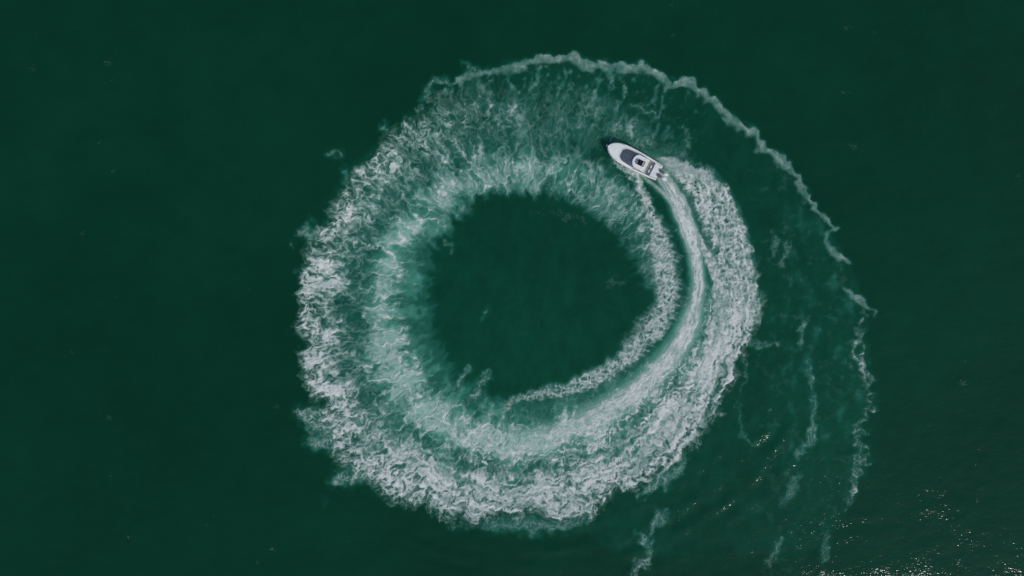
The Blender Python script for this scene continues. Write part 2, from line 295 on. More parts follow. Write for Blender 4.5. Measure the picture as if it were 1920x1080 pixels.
    A = np.maximum(A, sstep(-16, 2, sd)*.40*end)
    thread = ridged((u*.5+v*.86)/7, (u*.86-v*.5)/46, 155, 2)
    gap = (1-sstep(0, 16, di))*(~inside)*(v > 330)*(v < 560)
    F = np.maximum(F, gap*sstep(.76, .98, thread)*.5)
    lane = fbm(arc/120+.03*rr, r0/11, 115, 3)
    fw = (1-sstep(.40, .56, age))*sstep(30, 60, ph)*(F > .05)*sstep(.15, .35, across+.2)
    F = np.clip(F*(1+fw*(.75*lane+.30*lon)-fw*.10), 0, 1)
    lw0 = fbm(u/20, v/20, 541, 2)
    d, sg, (hw, st) = polydist(u+6*w1+4*s1, v+6*w2+4*s2, CREST)
    hw = hw*np.clip(1+.9*mid+.5*lw0, .4, 2); Ft = np.clip((1-sstep(.2, 1.7, d/hw))*st*(.82+.7*fine+.5*mid), 0, 1); F = F*(1-.55*np.exp(-((d*sg-hw*2.4)/(hw*1.6))**2)*st*sstep(640, 720, v)*(.6+mid)); part = np.where(Ft > np.maximum(F, .1), 2, part); F = np.maximum(F, Ft)
    for Cr in CRESTS:
        P_ = np.array(Cr); m = (u > P_[:, 0].min()-30) & (u < P_[:, 0].max()+30) & (v > P_[:, 1].min()-30) & (v < P_[:, 1].max()+30)
        if not m.any(): continue
        d, sg, (hw, st) = polydist((u+7*w1+6*s1)[m], (v+7*w2+6*s2)[m], Cr); hw = hw*np.clip(1+1.2*lw0[m], .4, 2)
        Ft = np.clip((1-sstep(.1, 2.0, d/hw))*st*(.85+.6*fine[m]+.6*mid[m]), 0, .98); F[m] = np.maximum(F[m], Ft)
    # ----------------------------------------------------- port bow wave thrown inwards
    d, sg, (hw, st) = polydist(u+12*w1+9*s1, v+12*w2+9*s2, STRAND)
    fr_ = fbm((u*.94+v*.34)/26, (v*.94-u*.34)/6, 531, 3)
    xs = d/hw*np.where(sg > 0, 1.1-.75*fr_, 1.0-.35*fr_)
    n = (1-sstep(.45, 1.45, xs+.45*mid))*st
    e3, _, i3 = worley((u+7*s1)/9, (v+7*s2)/9, 35)
    Ft = np.clip(n*(.46+.5*rg+.45*mid+.40*fine+.22*(1-sstep(0, .22, e3))-.36*sstep(.45, .75, i3+.3*sstep(600, 700, v)-.1)*sstep(.08, .4, e3)), 0, .93)
    part = np.where(Ft > np.maximum(F, .1), 3, part); F = np.maximum(F, Ft)
    A = np.maximum(A, (1-sstep(.4, 2.2, d/np.maximum(hw, 6)))*st*.45)
    # ----------------------------------------------------- thin outer line of old foam
    for L, wob in ((LINE, 1), (LINE2, 1), (LINE3, 1.8)):
        sc1 = np.abs(perlin(u/27, v/27, 501))*14; sc2 = np.abs(perlin(u/27+31, v/27+8, 502))*14
        d, sg, (hw, st) = polydist(u+(9*w1+sc1-4)*wob+(4*s1+2*fine)*wob, v+(9*w2+sc2-4)*wob+(4*s2+2*fine)*wob, L)
        lw = fbm(u/38, v/38, 511, 2); hw = hw*np.clip(.95+.75*lw, .35, 1.4); st = st*np.clip(.95+.7*fbm(u/30+50, v/30, 521, 3), .25, 1.2)
        st = st*np.where((L is LINE) & (u < 860), np.clip(.55+1.6*mid+.6*fine, 0, 1), 1)
        x = d*sg/hw                             # one side is a smooth billow, the other frays
        x = x*1.25
        n = np.where(x > 0, 1-sstep(.75, 1.05, x), 1-sstep(.3, 1.7, -x+.9*mid+.3*fine))*st
        Ft = np.clip(n*(.44+.34*mid+.16*fine+.12*strk), 0, .5)
        if wob > 1: Ft = np.clip(Ft*np.clip(.70+1.5*mid+.6*fine-.8*sstep(.2, .6, im_)*sstep(.04, .35, em), 0, 1.6) + n*.42*(np.exp(-(es/.2)**2)+np.exp(-(em/.15)**2))*np.clip(.6+1.5*mid, 0, 1.2), 0, .7)
        else: Ft = np.clip(Ft + n*.16*np.exp(-(es/.2)**2)*np.clip(.5+1.6*mid, 0, 1.2), 0, .62)
        part = np.where(Ft > np.maximum(F, .03), 4, part); F = np.maximum(F, Ft)
        A = np.maximum(A, (1-sstep(.4, 1.5 if wob < 1.5 else 2.0, d/np.maximum(hw, 5)))*(.36 if wob < 1.5 else .20)*sstep(0, .5, st))
    # ----------------------------------------------------- wisps and flecks
    for W in WISPS:
        P_ = np.array(W); m = (u > P_[:, 0].min()-45) & (u < P_[:, 0].max()+45) & (v > P_[:, 1].min()-45) & (v < P_[:, 1].max()+45)
        if not m.any(): continue
        d, sg, (hw, st) = polydist((u+14*w1+13*s1)[m], (v+14*w2+13*s2)[m], W)
        n = (1-sstep(.1, 1.7, d/hw))*st
        lc = .45*np.exp(-(es[m]/.2)**2)+.35*np.exp(-(em[m]/.15)**2)
        Ft = np.clip(n*(.26+.7*mid[m]+.3*fine[m]+lc*1.3) - .04, 0, .7)
        q = F[m]; part[m] = np.where(Ft > np.maximum(q, .03), 5, part[m]); F[m] = np.maximum(q, Ft)
        A[m] = np.maximum(A[m], (1-sstep(.3, 2.6, d/np.maximum(hw, 6)))*.34*sstep(0, .5, st))
    for fu, fv, fr, fs_ in FLECKS:
        m = (np.abs(u-fu) < 30) & (np.abs(v-fv) < 30)
        if not m.any(): continue
        d = np.hypot((u+16*s1)[m]-fu, ((v+12*s2)[m]-fv)*1.6)/fr
        Ft = np.clip((1-sstep(.1, 1.5, d))*fs_*(.30+1.3*fine[m]+.7*mid[m]), 0, .6)
        q = F[m]; part[m] = np.where(Ft > np.maximum(q, .02), 5, part[m]); F[m] = np.maximum(q, Ft)
        A[m] = np.maximum(A[m], (1-sstep(.1, 2.2, d))*fs_*.25)
    # ----------------------------------------------------- milky water between the ring and the outer line
    inside_line = sstep(8, -12, polyside(u, v))
    streak = sstep(.0, .6, strk+.35*big+.25*mid)
    top = inside_line*sstep(380, 230, v)*sstep(1560, 1100, u)*sstep(740, 800, u)
    right = inside_line*sstep(1350, 1480, u+40*w1)*sstep(200, 330, v)
    patch = sstep(-.45, .95, fbm(u/30, v/55, 175, 5, .6)*1.3+.25*mid+.15*fine)
    A = np.maximum(A, inside_line*(.045+.075*patch))
    A = np.maximum(A, np.maximum(top*(.09+.34*streak), right*(.055+.20*patch*sstep(1080, 700, v)+.08*np.clip(mid, 0, 1))))
    disc = (r < np.where(old, rs2[0], rs[0]))
    A = np.maximum(A, disc*(.035+.035*sstep(-.3, .3, big)))
    A = np.maximum(A, disc*.03*sstep(-.2, .5, fbm(u/60, v/60, 185, 4)))
    Fw = (top*(1-sstep(1150, 1420, u))*.9+right*.20)*np.clip(.55*streak*(1+.6*mid)+.35*(1-sstep(0, .4, em+.2*fine))+.5*mid+.35*fine-.28, 0, 1)*.40
    part = np.where(Fw > np.maximum(F, .04), 5, part); F = np.maximum(F, Fw)
    F = np.clip(F, 0, 1)
    H = F*(.06+.06*np.clip(fine+.5, 0, 1)+.14*np.clip(mid+.5, 0, 1))
    return F, A, H, part
def polyside(u, v):      # negative inside the outer foam line, in px
    P = np.array([(640,330),(735,245),(838,170),(866,148),(985,120),(1082,106),(1205,127),(1315,172),(1415,252),(1500,345),(1560,440),(1600,510),(1625,590),(1628,750),(1610,870),(1585,970),(1480,1080),(1250,1100),(1100,1000),(900,960),(640,860),(570,700),(580,480)], float)
    a = np.degrees(np.arctan2(560-P[:, 1], P[:, 0]-1060)); r = np.hypot(P[:, 0]-1060, P[:, 1]-560); o = np.argsort(a)
    return np.hypot(u-1060, v-560)-np.interp(np.degrees(np.arctan2(560-v, u-1060)), a[o], r[o], period=360)
# ---------------------------------------------------------------- sea surface
def sea_z(x, y):               # metres; long low swell and small chop
    x = x.astype(np.float32); y = y.astype(np.float32)
    z = .10*fbm(x/16+.4*y/16, y/11, 301, 3) + .05*fbm(x/3.1, y/2.6, 311, 3)
    rr_ = np.hypot(x-5.5, y-.5)                # waves running outwards from the circle
    env = np.exp(-((rr_-45)/6)**2)*np.clip(.3+1.4*fbm(x/7, y/7, 321, 3), 0, 1.2)*sstep(-14, -30, y)
    return z + .13*env*np.sin(rr_*2*np.pi/3.6 + 3*fbm(x/12, y/12, 331, 2))

U0, V0, ST = 525., 62., 1.4
NU, NV = int((1668-U0)/ST), int((1082-V0)/ST)
ua = U0+np.arange(NU)*ST; va = V0+np.arange(NV)*ST
GU, GV = np.meshgrid(ua, va)
F, A, H, PART = wake_fields(GU, GV)
GX = (GU-960)*PX; GY = (540-GV)*PX; GZ = sea_z(GX, GY)

# the sea sheet: fine under the wake, then ever coarser out to the horizon
def axis(lo, hi, step, far):
    a = list(np.arange(lo, hi+step/2, step)); s = step
    while a[-1] < far: s *= 1.16; a.append(a[-1]+s)
    s = step
    while a[0] > -far: s *= 1.16; a.insert(0, a[0]-s)
    return np.array(a)
ax_ = axis(-96, 96, .36, 6000); ay_ = axis(-58, 58, .36, 6000)
X, Y = np.meshgrid(ax_, ay_)
Z = sea_z(X, Y)*np.clip(1.5-np.maximum(np.abs(X)-96, np.abs(Y)-58)/60, 0, 1)
fu = ((X/PX+960)-U0)/ST; fv = ((540-Y/PX)-V0)/ST       # aeration read from the wake grid
inside = (fu >= 0) & (fu < NU-1) & (fv >= 0) & (fv < NV-1)
iu = np.clip(fu, 0, NU-2).astype(int); iv = np.clip(fv, 0, NV-2).astype(int); tu = np.clip(fu-iu, 0, 1); tv = np.clip(fv-iv, 0, 1)
AS = (A[iv, iu]*(1-tu)+A[iv, iu+1]*tu)*(1-tv)+(A[iv+1, iu]*(1-tu)+A[iv+1, iu+1]*tu)*tv
AS = np.where(inside, AS, 0)
edge_f = np.clip(np.minimum(np.minimum(fu, NU-1-fu), np.minimum(fv, NV-1-fv))/40, 0, 1); AS = AS*edge_f
def grid_mesh(name, X, Y, Z, keep=None, attrs=()):
    nv, nu = X.shape
    idx = np.arange(nv*nu).reshape(nv, nu)
    q = np.stack([idx[:-1, :-1], idx[:-1, 1:], idx[1:, 1:], idx[1:, :-1]], -1)
    if Y[0, 0] > Y[-1, 0]: q = q[..., ::-1]
    q = q[keep] if keep is not None else q.reshape(-1, 4)
    used, inv = np.unique(q, return_inverse=True); q = inv.reshape(q.shape)
    co = np.stack([X.ravel()[used], Y.ravel()[used], Z.ravel()[used]], -1).astype(np.float32)
    me = bpy.data.meshes.new(name); me.vertices.add(len(co)); me.vertices.foreach_set('co', co.ravel())
    me.loops.add(q.size); me.loops.foreach_set('vertex_index', q.astype(np.int32).ravel())
    me.polygons.add(len(q)); me.polygons.foreach_set('loop_start', (np.arange(len(q))*4).astype(np.int32))
    me.polygons.foreach_set('loop_total', np.full(len(q), 4, np.int32)); me.polygons.foreach_set('use_smooth', np.ones(len(q), bool))
    for k, a in attrs:
        at = me.attributes.new(k, 'FLOAT', 'POINT'); at.data.foreach_set('value', a.ravel()[used].astype(np.float32))
    me.update(); me.validate(); return me

def sea_material():
    m, n, l = new_mat('sea_water'); n.remove(n['Principled BSDF']); out = n['Material Output']
    at = n.new('ShaderNodeAttribute'); at.attribute_name = 'aeration'
    geo = n.new('ShaderNodeNewGeometry')
    # bubbles in the water scatter light: deep green to milky turquoise
    r = n.new('ShaderNodeValToRGB'); r.color_ramp.interpolation = 'EASE'
    e = r.color_ramp.elements
    e[0].position = 0; e[0].color = (.0018, .0425, .0168, 1); e[1].position = 1; e[1].color = (.28, .50, .39, 1)
    for p, c in ((.10, (.0030, .061, .028)), (.28, (.014, .115, .068)), (.55, (.055, .232, .148)), (.8, (.15, .37, .265))):
        k = e.new(p); k.color = (*c, 1)
    l.new(at.outputs['Fac'], r.inputs['Fac'])
    tl = n.new('ShaderNodeTexNoise'); tl.inputs['Scale'].default_value = .022; tl.inputs['Detail'].default_value = 4; l.new(geo.outputs['Position'], tl.inputs['Vector'])
    mr = n.new('ShaderNodeMapRange'); mr.inputs[1].default_value = .3; mr.inputs[2].default_value = .7; mr.inputs[3].default_value = .86; mr.inputs[4].default_value = 1.14
    l.new(tl.outputs['Fac'], mr.inputs[0])
    tk = n.new('ShaderNodeTexNoise'); tk.inputs['Scale'].default_value = .16; tk.inputs['Detail'].default_value = 5; l.new(geo.outputs['Position'], tk.inputs['Vector'])
    mk = n.new('ShaderNodeMapRange'); mk.inputs[1].default_value = .3; mk.inputs[2].default_value = .7; mk.inputs[3].default_value = .93; mk.inputs[4].default_value = 1.07
    l.new(tk.outputs['Fac'], mk.inputs[0])
    mm = n.new('ShaderNodeMath'); mm.operation = 'MULTIPLY'; l.new(mr.outputs[0], mm.inputs[0]); l.new(mk.outputs[0], mm.inputs[1])
    mx = n.new('ShaderNodeMix'); mx.data_type = 'RGBA'; mx.blend_type = 'MULTIPLY'; mx.inputs[0].default_value = 1
    l.new(r.outputs['Color'], mx.inputs[6]); l.new(mm.outputs[0], mx.inputs[7])
    dif = n.new('ShaderNodeBsdfDiffuse'); l.new(mx.outputs[2], dif.inputs['Color'])
    # wind ripples tilt the mirror of the surface
    def tex(scale, detail, sx=1., sy=1., rot=.6):
        mp = n.new('ShaderNodeMapping'); mp.inputs['Scale'].default_value = (sx, sy, 1); mp.inputs['Rotation'].default_value = (0, 0, rot)
        l.new(geo.outputs['Position'], mp.inputs['Vector'])
        t = n.new('ShaderNodeTexNoise'); t.inputs['Scale'].default_value = scale; t.inputs['Detail'].default_value = detail; t.inputs['Roughness'].default_value = .55
        l.new(mp.outputs['Vector'], t.inputs['Vector']); return t
    t1 = tex(RIP1, 2, 1, 2.2, .35); t2 = tex(.30, 3, 1, 1.6)
    g = tex(.09, 3, 1., 1.8)
    gr = n.new('ShaderNodeMapRange'); gr.inputs[1].default_value = .40; gr.inputs[2].default_value = .68; gr.inputs[3].default_value = .50; gr.inputs[4].default_value = 1.15; l.new(g.outputs['Fac'], gr.inputs[0])
    m1 = n.new('ShaderNodeMath'); m1.operation = 'MULTIPLY'; l.new(t1.outputs['Fac'], m1.inputs[0]); l.new(gr.outputs[0], m1.inputs[1])
    m1b = n.new('ShaderNodeMath'); m1b.operation = 'MULTIPLY'; l.new(m1.outputs[0], m1b.inputs[0]); m1b.inputs[1].default_value = RIP1_H
    m2 = n.new('ShaderNodeMath'); m2.operation = 'MULTIPLY_ADD'; l.new(t2.outputs['Fac'], m2.inputs[0]); m2.inputs[1].default_value = RIP2_H; l.new(m1b.outputs[0], m2.inputs[2])
    bp = n.new('ShaderNodeBump'); bp.inputs['Strength'].default_value = 1; bp.inputs['Distance'].default_value = 1.; l.new(m2.outputs[0], bp.inputs['Height'])
    gl = n.new('ShaderNodeBsdfGlossy'); gl.distribution = 'BECKMANN'; gl.inputs['Roughness'].default_value = SEA_ROUGH; l.new(bp.outputs['Normal'], gl.inputs['Normal'])
    fr = n.new('ShaderNodeFresnel'); fr.inputs['IOR'].default_value = 1.333; l.new(bp.outputs['Normal'], fr.inputs['Normal'])
    ms = n.new('ShaderNodeMixShader'); l.new(fr.outputs[0], ms.inputs[0]); l.new(dif.outputs[0], ms.inputs[1]); l.new(gl.outputs[0], ms.inputs[2])
    l.new(ms.outputs[0], out.inputs['Surface']); return m
RIP1, RIP1_H, RIP2_H, SEA_ROUGH = 2.0, .040, .13, .16
sea = link_me('sea', grid_mesh('sea', X, Y, Z, attrs=(('aeration', AS),)), sea_material(), smooth=False)
tag(sea, 'dark green open sea with milky turquoise water in the wake', 'sea', kind='structure')

# ---------------------------------------------------------------- foam lying on the water
def foam_material():
    m, n, l = new_mat('sea_foam'); n.remove(n['Principled BSDF']); out = n['Material Output']
    at = n.new('ShaderNodeAttribute'); at.attribute_name = 'cover'
    geo = n.new('ShaderNodeNewGeometry')
    t = n.new('ShaderNodeTexNoise'); t.inputs['Scale'].default_value = 2.2; t.inputs['Detail'].default_value = 6; l.new(geo.outputs['Position'], t.inputs['Vector'])
    r = n.new('ShaderNodeValToRGB'); l.new(t.outputs['Fac'], r.inputs['Fac'])
    r.color_ramp.elements[0].position = .3; r.color_ramp.elements[1].position = .7
    r.color_ramp.elements[0].color = (.745, .745, .645, 1); r.color_ramp.elements[1].color = (.86, .845, .74, 1)
    th = n.new('ShaderNodeValToRGB'); te = th.color_ramp.elements; l.new(at.outputs['Fac'], th.inputs['Fac'])
    te[0].position = .05; te[0].color = (.36, .66, .56, 1); te[1].position = .80; te[1].color = (1, 1, 1, 1); te.new(.42).color = (.66, .86, .80, 1)
    tm = n.new('ShaderNodeMix'); tm.data_type = 'RGBA'; tm.blend_type = 'MULTIPLY'; tm.inputs[0].default_value = 1
    l.new(r.outputs['Color'], tm.inputs[6]); l.new(th.outputs['Color'], tm.inputs[7])
    d = n.new('ShaderNodeBsdfDiffuse'); l.new(tm.outputs[2], d.inputs['Color']); d.inputs['Roughness'].default_value = .6
    tr = n.new('ShaderNodeBsdfTransparent')
    ms = n.new('ShaderNodeMixShader'); l.new(at.outputs['Fac'], ms.inputs[0]); l.new(tr.outputs[0], ms.inputs[1]); l.new(d.outputs[0], ms.inputs[2])
    l.new(ms.outputs[0], out.inputs['Surface']); return m
FOAM = foam_material()
# the freshly thrown water stands above the sea
mound = np.exp(-(np.hypot(GU-1285, (GV-330)*1.2)/55)**2)*.55*(PART == 2) + .12*(PART == 2) + .08*(PART == 3)
for _ in range(6):
    mound = (mound+np.roll(mound, 1, 0)+np.roll(mound, -1, 0)+np.roll(mound, 1, 1)+np.roll(mound, -1, 1))/5
FZ = GZ + .035 + H + mound*sstep(.05, .4, F)
mx4 = np.maximum(np.maximum(F[:-1, :-1], F[:-1, 1:]), np.maximum(F[1:, :-1], F[1:, 1:]))
pc = PART[:-1, :-1]
for k, nm, lab, cat in (
    (0, 'wake_foam', 'broad ring of churned lacy foam left by the circling boat', 'foam'),
    (1, 'propeller_wash', 'smooth pale track of propeller wash curving away behind the outboards', 'wake'),
    (2, 'bow_wave_foam', 'thick white bow wave foam thrown outwards beside the boat', 'foam'),
    (3, 'bow_wave_foam', 'narrow white foam strand thrown inwards along the dark disc of water', 'foam'),
    (4, 'foam_line', 'thin scalloped line of old foam outside the ring', 'foam'),
    (5, 'foam_wisps', 'thin scattered wisps and flecks of old foam and one small painted sun glint on dark water', 'foam')):
    keep = (pc == k) & (mx4 > .02)
    o = link_me(nm, grid_mesh(nm, GX, GY, FZ, keep, (('cover', F),)), FOAM, smooth=False)
    tag(o, lab, cat, kind='stuff')
# far flecks of foam outside the wake, all one loose scatter
fl_co, fl_f, fl_c = [], [], []
for fu_, fv_, fr_, fs_ in FLECKS:
    if 545 < fu_ < 1640 and 80 < fv_ < 1065: continue
    n_ = 26; uu_, vv_ = np.meshgrid(np.linspace(-fr_*1.6, fr_*1.6, n_)+fu_, np.linspace(-fr_*1.6, fr_*1.6, n_)+fv_)
    w1_ = fbm(uu_/6, vv_/6, 401, 3); w2_ = fbm(uu_/6+7, vv_/6, 402, 3); w3_ = fbm(uu_/2.6, vv_/2.6, 403, 3)
    d_ = np.hypot(uu_+12*w1_-fu_, (vv_+9*w2_-fv_)*1.7)/fr_
    c_ = np.clip((1-sstep(.1, 1.25, d_))*fs_*(.26+1.3*w3_+.6*w1_), 0, .45)
    e_ = np.maximum(np.abs(uu_-fu_), np.abs(vv_-fv_))/(fr_*1.6); c_ *= sstep(1, .7, e_)
    x_ = (uu_-960)*PX; y_ = (540-vv_)*PX; z_ = sea_z(x_, y_)+.03; b_ = len(fl_co)
    fl_co += list(zip(x_.ravel(), y_.ravel(), z_.ravel())); fl_c += list(c_.ravel())
    for i in range(n_-1):
        for j in range(n_-1):
            if c_[i:i+2, j:j+2].max() > .01: fl_f.append((b_+i*n_+j, b_+(i+1)*n_+j, b_+(i+1)*n_+j+1, b_+i*n_+j+1))
ff = link_mesh('foam_flecks', fl_co, fl_f, FOAM); at_ = ff.data.attributes.new('cover', 'FLOAT', 'POINT'); at_.data.foreach_set('value', np.array(fl_c, np.float32))
tag(ff, 'tiny pale flecks of foam far from the ring on open sea', 'foam', kind='stuff')
# ---------------------------------------------------------------- the motorboat (x forward from the transom, y to port, z up)
GEL = principled('gelcoat_white', (.86, .82, .73), .25, noise=.03, scale=1.5, coat=.3)
DECKM = principled('nonskid_deck', (.81, .77, .68), .6, noise=.05, scale=9, bump=.3)
SOLEM = principled('cockpit_sole_grey', (.77, .735, .655), .65, noise=.06, scale=7, bump=.3)
GLASS = principled('tinted_glass', (.085, .10, .112), .16, noise=.22, scale=.7, spec=.6, coat=.5)
BLACK = principled('black_vinyl', (.012, .012, .014), .45, noise=.2, scale=8)
COWL = principled('outboard_cowl', (.035, .038, .042), .22, noise=.15, scale=5, coat=.6)
COWL2 = principled('outboard_trim', (.13, .135, .14), .35, noise=.1, scale=5)
GREYC = principled('grey_upholstery', (.135, .14, .145), .75, noise=.15, scale=10, bump=.3)
WHITEC = principled('white_cushion', (.77, .735, .655), .65, noise=.05, scale=8, bump=.3)
STEEL = principled('stainless_steel', (.72, .74, .74), .22, metal=1, noise=.05, scale=10)
RUBBER = principled('rub_rail_grey', (.36, .36, .35), .55, noise=.12, scale=8)
DASH = principled('dashboard_grey', (.30, .31, .34), .4, noise=.1, scale=6)
DARKM = principled('well_lining', (.05, .05, .055), .7, noise=.15, scale=6)  # near-black grey for the well floor, mullions, seat pedestal and straps
SKIN = principled('skin', (.42, .26, .19), .55, noise=.06, scale=20)
HAIR = principled('dark_hair', (.015, .011, .009), .6, noise=.2, scale=30)

HX = [0, .5, 1.5, 3, 4.5, 6, 7, 7.8, 8.4, 8.9, 9.3, 9.58, 9.74, 9.80]
HB = [1.32, 1.38, 1.48, 1.58, 1.64, 1.64, 1.60, 1.48, 1.31, 1.08, .80, .50, .24, .03]
def hb(x): return float(np.interp(x, HX, HB))
def zs(x): return .90+.26*(max(x, 0)/9.8)**1.8             # sheer line
def mesh_grid(name, rows, mat, parent, close=False, smooth=True, caps=False):
    nv = len(rows[0]); vs = [p for r_ in rows for p in r_]; fs = []
    for i in range(len(rows)-1):
        for j in range(nv if close else nv-1):
            fs.append((i*nv+j, i*nv+(j+1) % nv, (i+1)*nv+(j+1) % nv, (i+1)*nv+j))
    if caps: fs.append(tuple(range(nv-1, -1, -1))); fs.append(tuple(range((len(rows)-1)*nv, len(rows)*nv)))
    return link_mesh(name, vs, fs, mat, parent, smooth)
def fix(o, bevel=0., seg=2):
    bm = bmesh.new(); bm.from_mesh(o.data); bmesh.ops.recalc_face_normals(bm, faces=bm.faces)
    bm.to_mesh(o.data); bm.free()
    if bevel:
        b = o.modifiers.new('bevel', 'BEVEL'); b.width = bevel; b.segments = seg; b.limit_method = 'ANGLE'; b.angle_limit = math.radians(35)
    try:
        o.data.set_sharp_from_angle(angle=math.radians(40))
    except Exception: pass
    return o
def slab(name, pts, z0, z1, mat, parent, bevel=.02, top=None):
    """outline extruded upwards; top(x, y) may give the upper face its own height"""
    n_ = len(pts); vs = [(x, y, z0) for x, y in pts]+[(x, y, top(x, y) if top else z1) for x, y in pts]
    fs = [tuple(range(n_-1, -1, -1)), tuple(range(n_, 2*n_))]+[(i, (i+1) % n_, n_+(i+1) % n_, n_+i) for i in range(n_)]
    return fix(link_mesh(name, vs, fs, mat, parent), bevel)
def box(name, c, s, mat, parent, bevel=.015, rot=None):
    pts = [(-s[0]/2, -s[1]/2), (s[0]/2, -s[1]/2), (s[0]/2, s[1]/2), (-s[0]/2, s[1]/2)]
    o = slab(name, pts, -s[2]/2, s[2]/2, mat, parent, bevel); o.location = c
    if rot: o.rotation_euler = rot
    return o
def tube_rows(path, rad, n_=8):
    P = [Vector(p) for p in path]; rows = []
    for i, p in enumerate(P):
        t = (P[min(i+1, len(P)-1)]-P[max(i-1, 0)]).normalized()
        a = t.cross(Vector((0, 0, 1))); a = a.normalized() if a.length > 1e-4 else Vector((1, 0, 0)); b = t.cross(a)
        rr_ = rad[i] if isinstance(rad, (list, tuple)) else rad
        rows.append([tuple(p+a*math.cos(2*math.pi*k/n_)*rr_+b*math.sin(2*math.pi*k/n_)*rr_) for k in range(n_)])
    return rows
def tube(name, path, rad, mat, parent, n_=8): return fix(mesh_grid(name, tube_rows(path, rad, n_), mat, parent, True, caps=True))
def tubes(name, paths, rad, mat, parent, n_=8):
    vs, fs = [], []
    for pa in paths:
        rows = tube_rows(pa, rad, n_); b = len(vs); vs += [q for r_ in rows for q in r_]
        for i in range(len(rows)-1):
            for j in range(n_): fs.append((b+i*n_+j, b+i*n_+(j+1) % n_, b+(i+1)*n_+(j+1) % n_, b+(i+1)*n_+j))
        fs += [tuple(range(b+n_-1, b-1, -1)), tuple(range(b+(len(rows)-1)*n_, b+len(rows)*n_))]
    return fix(link_mesh(name, vs, fs, mat, parent))

boat = bpy.data.objects.new('motorboat', None); COL.objects.link(boat); boat.empty_display_size = 1
tag(boat, 'white motorboat with dark tinted windscreen and twin outboards, turning on the ring of foam', 'boat')
BX, BY = (1237.8-960)*PX*.992, (540-323.3)*PX*.992
boat.location = (BX-.05, BY-.05, .02)
boat.rotation_euler = (Matrix.Rotation(math.radians(152.8), 4, 'Z') @ Matrix.Rotation(math.radians(-1.6), 4, 'Y') @ Matrix.Rotation(math.radians(-4), 4, 'X')).to_euler()

# hull: keel, chine, flare, sheer
rows = []
for x in sorted(set(HX+[2.2, 3.8, 5.2, 6.5, 8.1, 9.1])):
    b = hb(x); s_ = zs(x); k = max(0, (x-6)/3.8); zk = -.55+1.0*k**2.2; zc = -.02+.62*k**1.6
    half = [(0, zk), (b*.45, zk+(zc-zk)*.55), (b*(.86-.25*k), zc), (b*(.88-.22*k), zc+.05), (b*(.95-.08*k), zc+(s_-zc)*.55), (b, s_-.06), (b, s_)]
    rows.append([(x-.12*(i/6)*0+(0 if k == 0 else -.5*k*(1-i/6)), -y, z) for i, (y, z) in reversed(list(enumerate(half)))]+
                [(x+(0 if k == 0 else -.5*k*(1-i/6)), y, z) for i, (y, z) in enumerate(half) if i])
hull = mesh_grid('hull', rows, GEL, boat)
n13 = len(rows[0]); me = hull.data; bm = bmesh.new(); bm.from_mesh(me); bm.verts.ensure_lookup_table()
bm.faces.new([bm.verts[i] for i in range(n13)]); bmesh.ops.recalc_face_normals(bm, faces=bm.faces); bm.to_mesh(me); bm.free()
for p in me.polygons: p.use_smooth = True
me.set_sharp_from_angle(angle=math.radians(35))

# foredeck, cambered
rows = []
for x in np.linspace(4.7, 9.77, 22):
    b = hb(x)-.015
    rows.append([(x, b*t, zs(x)+.005+.09*(1-t*t)*min(1, b)) for t in np.linspace(-1, 1, 13)])
fd = fix(mesh_grid('foredeck', rows, DECKM, boat))
# gunwales with inner coaming down to the sole
SOLE = .42
for s in (-1, 1):
    rows = []
    for x in np.linspace(.02, 4.75, 16):
        b = hb(x); rows.append([(x, s*(b-.01), zs(x)+.004), (x, s*(b-.05), zs(x)+.03), (x, s*(b-.24), zs(x)+.03), (x, s*(b-.26), zs(x)), (x, s*(b-.26), SOLE-.02)])
    gw = fix(mesh_grid('gunwale', rows, GEL, boat), .01)
    # rub rail
    tb = tube('rub_rail', [(x, s*(hb(x)+.02), zs(x)-.05) for x in list(np.linspace(.02, 9, 24))+[9.3, 9.58, 9.76]], .032, RUBBER, boat, 6)
    # inset deck line and cleats
    for x in (1.1, 4.2, 7.6):
        cl = tubes('cleat', [[(x-.14, s*(hb(x)-.15), zs(x)+.11), (x+.14, s*(hb(x)-.15), zs(x)+.11)], [(x-.05, s*(hb(x)-.15), zs(x)+.0), (x-.05, s*(hb(x)-.15), zs(x)+.11)], [(x+.05, s*(hb(x)-.15), zs(x)+.0), (x+.05, s*(hb(x)-.15), zs(x)+.11)]], .022, STEEL, boat, 6)
sole = slab('cockpit_sole', [(.9, -1.18), (4.9, -1.33), (4.9, 1.33), (.9, 1.18)], SOLE-.05, SOLE, SOLEM, boat, 0)
# aft deck between the gunwales with engine well
aft = slab('aft_deck', [(.02, -1.06), (1.35, -1.17), (1.35, 1.17), (.02, 1.06)], .35, .84, GEL, boat, .03)
for y in (-.62, .62):
    hx = box('hatch', (.75, y, .852), (.62, .66, .02), DECKM, aft, .008); hx.parent = boat
    box('hatch_latch', (.50, y, .868), (.05, .10, .015), STEEL, hx, .004).location = (-.24, 0, .014)
# low bulwark at each aft corner with a dark rub strip
for s in (-1, 1):
    box('quarter_rail', (.42, s*1.19, 1.0), (.75, .05, .05), RUBBER, boat, .01)

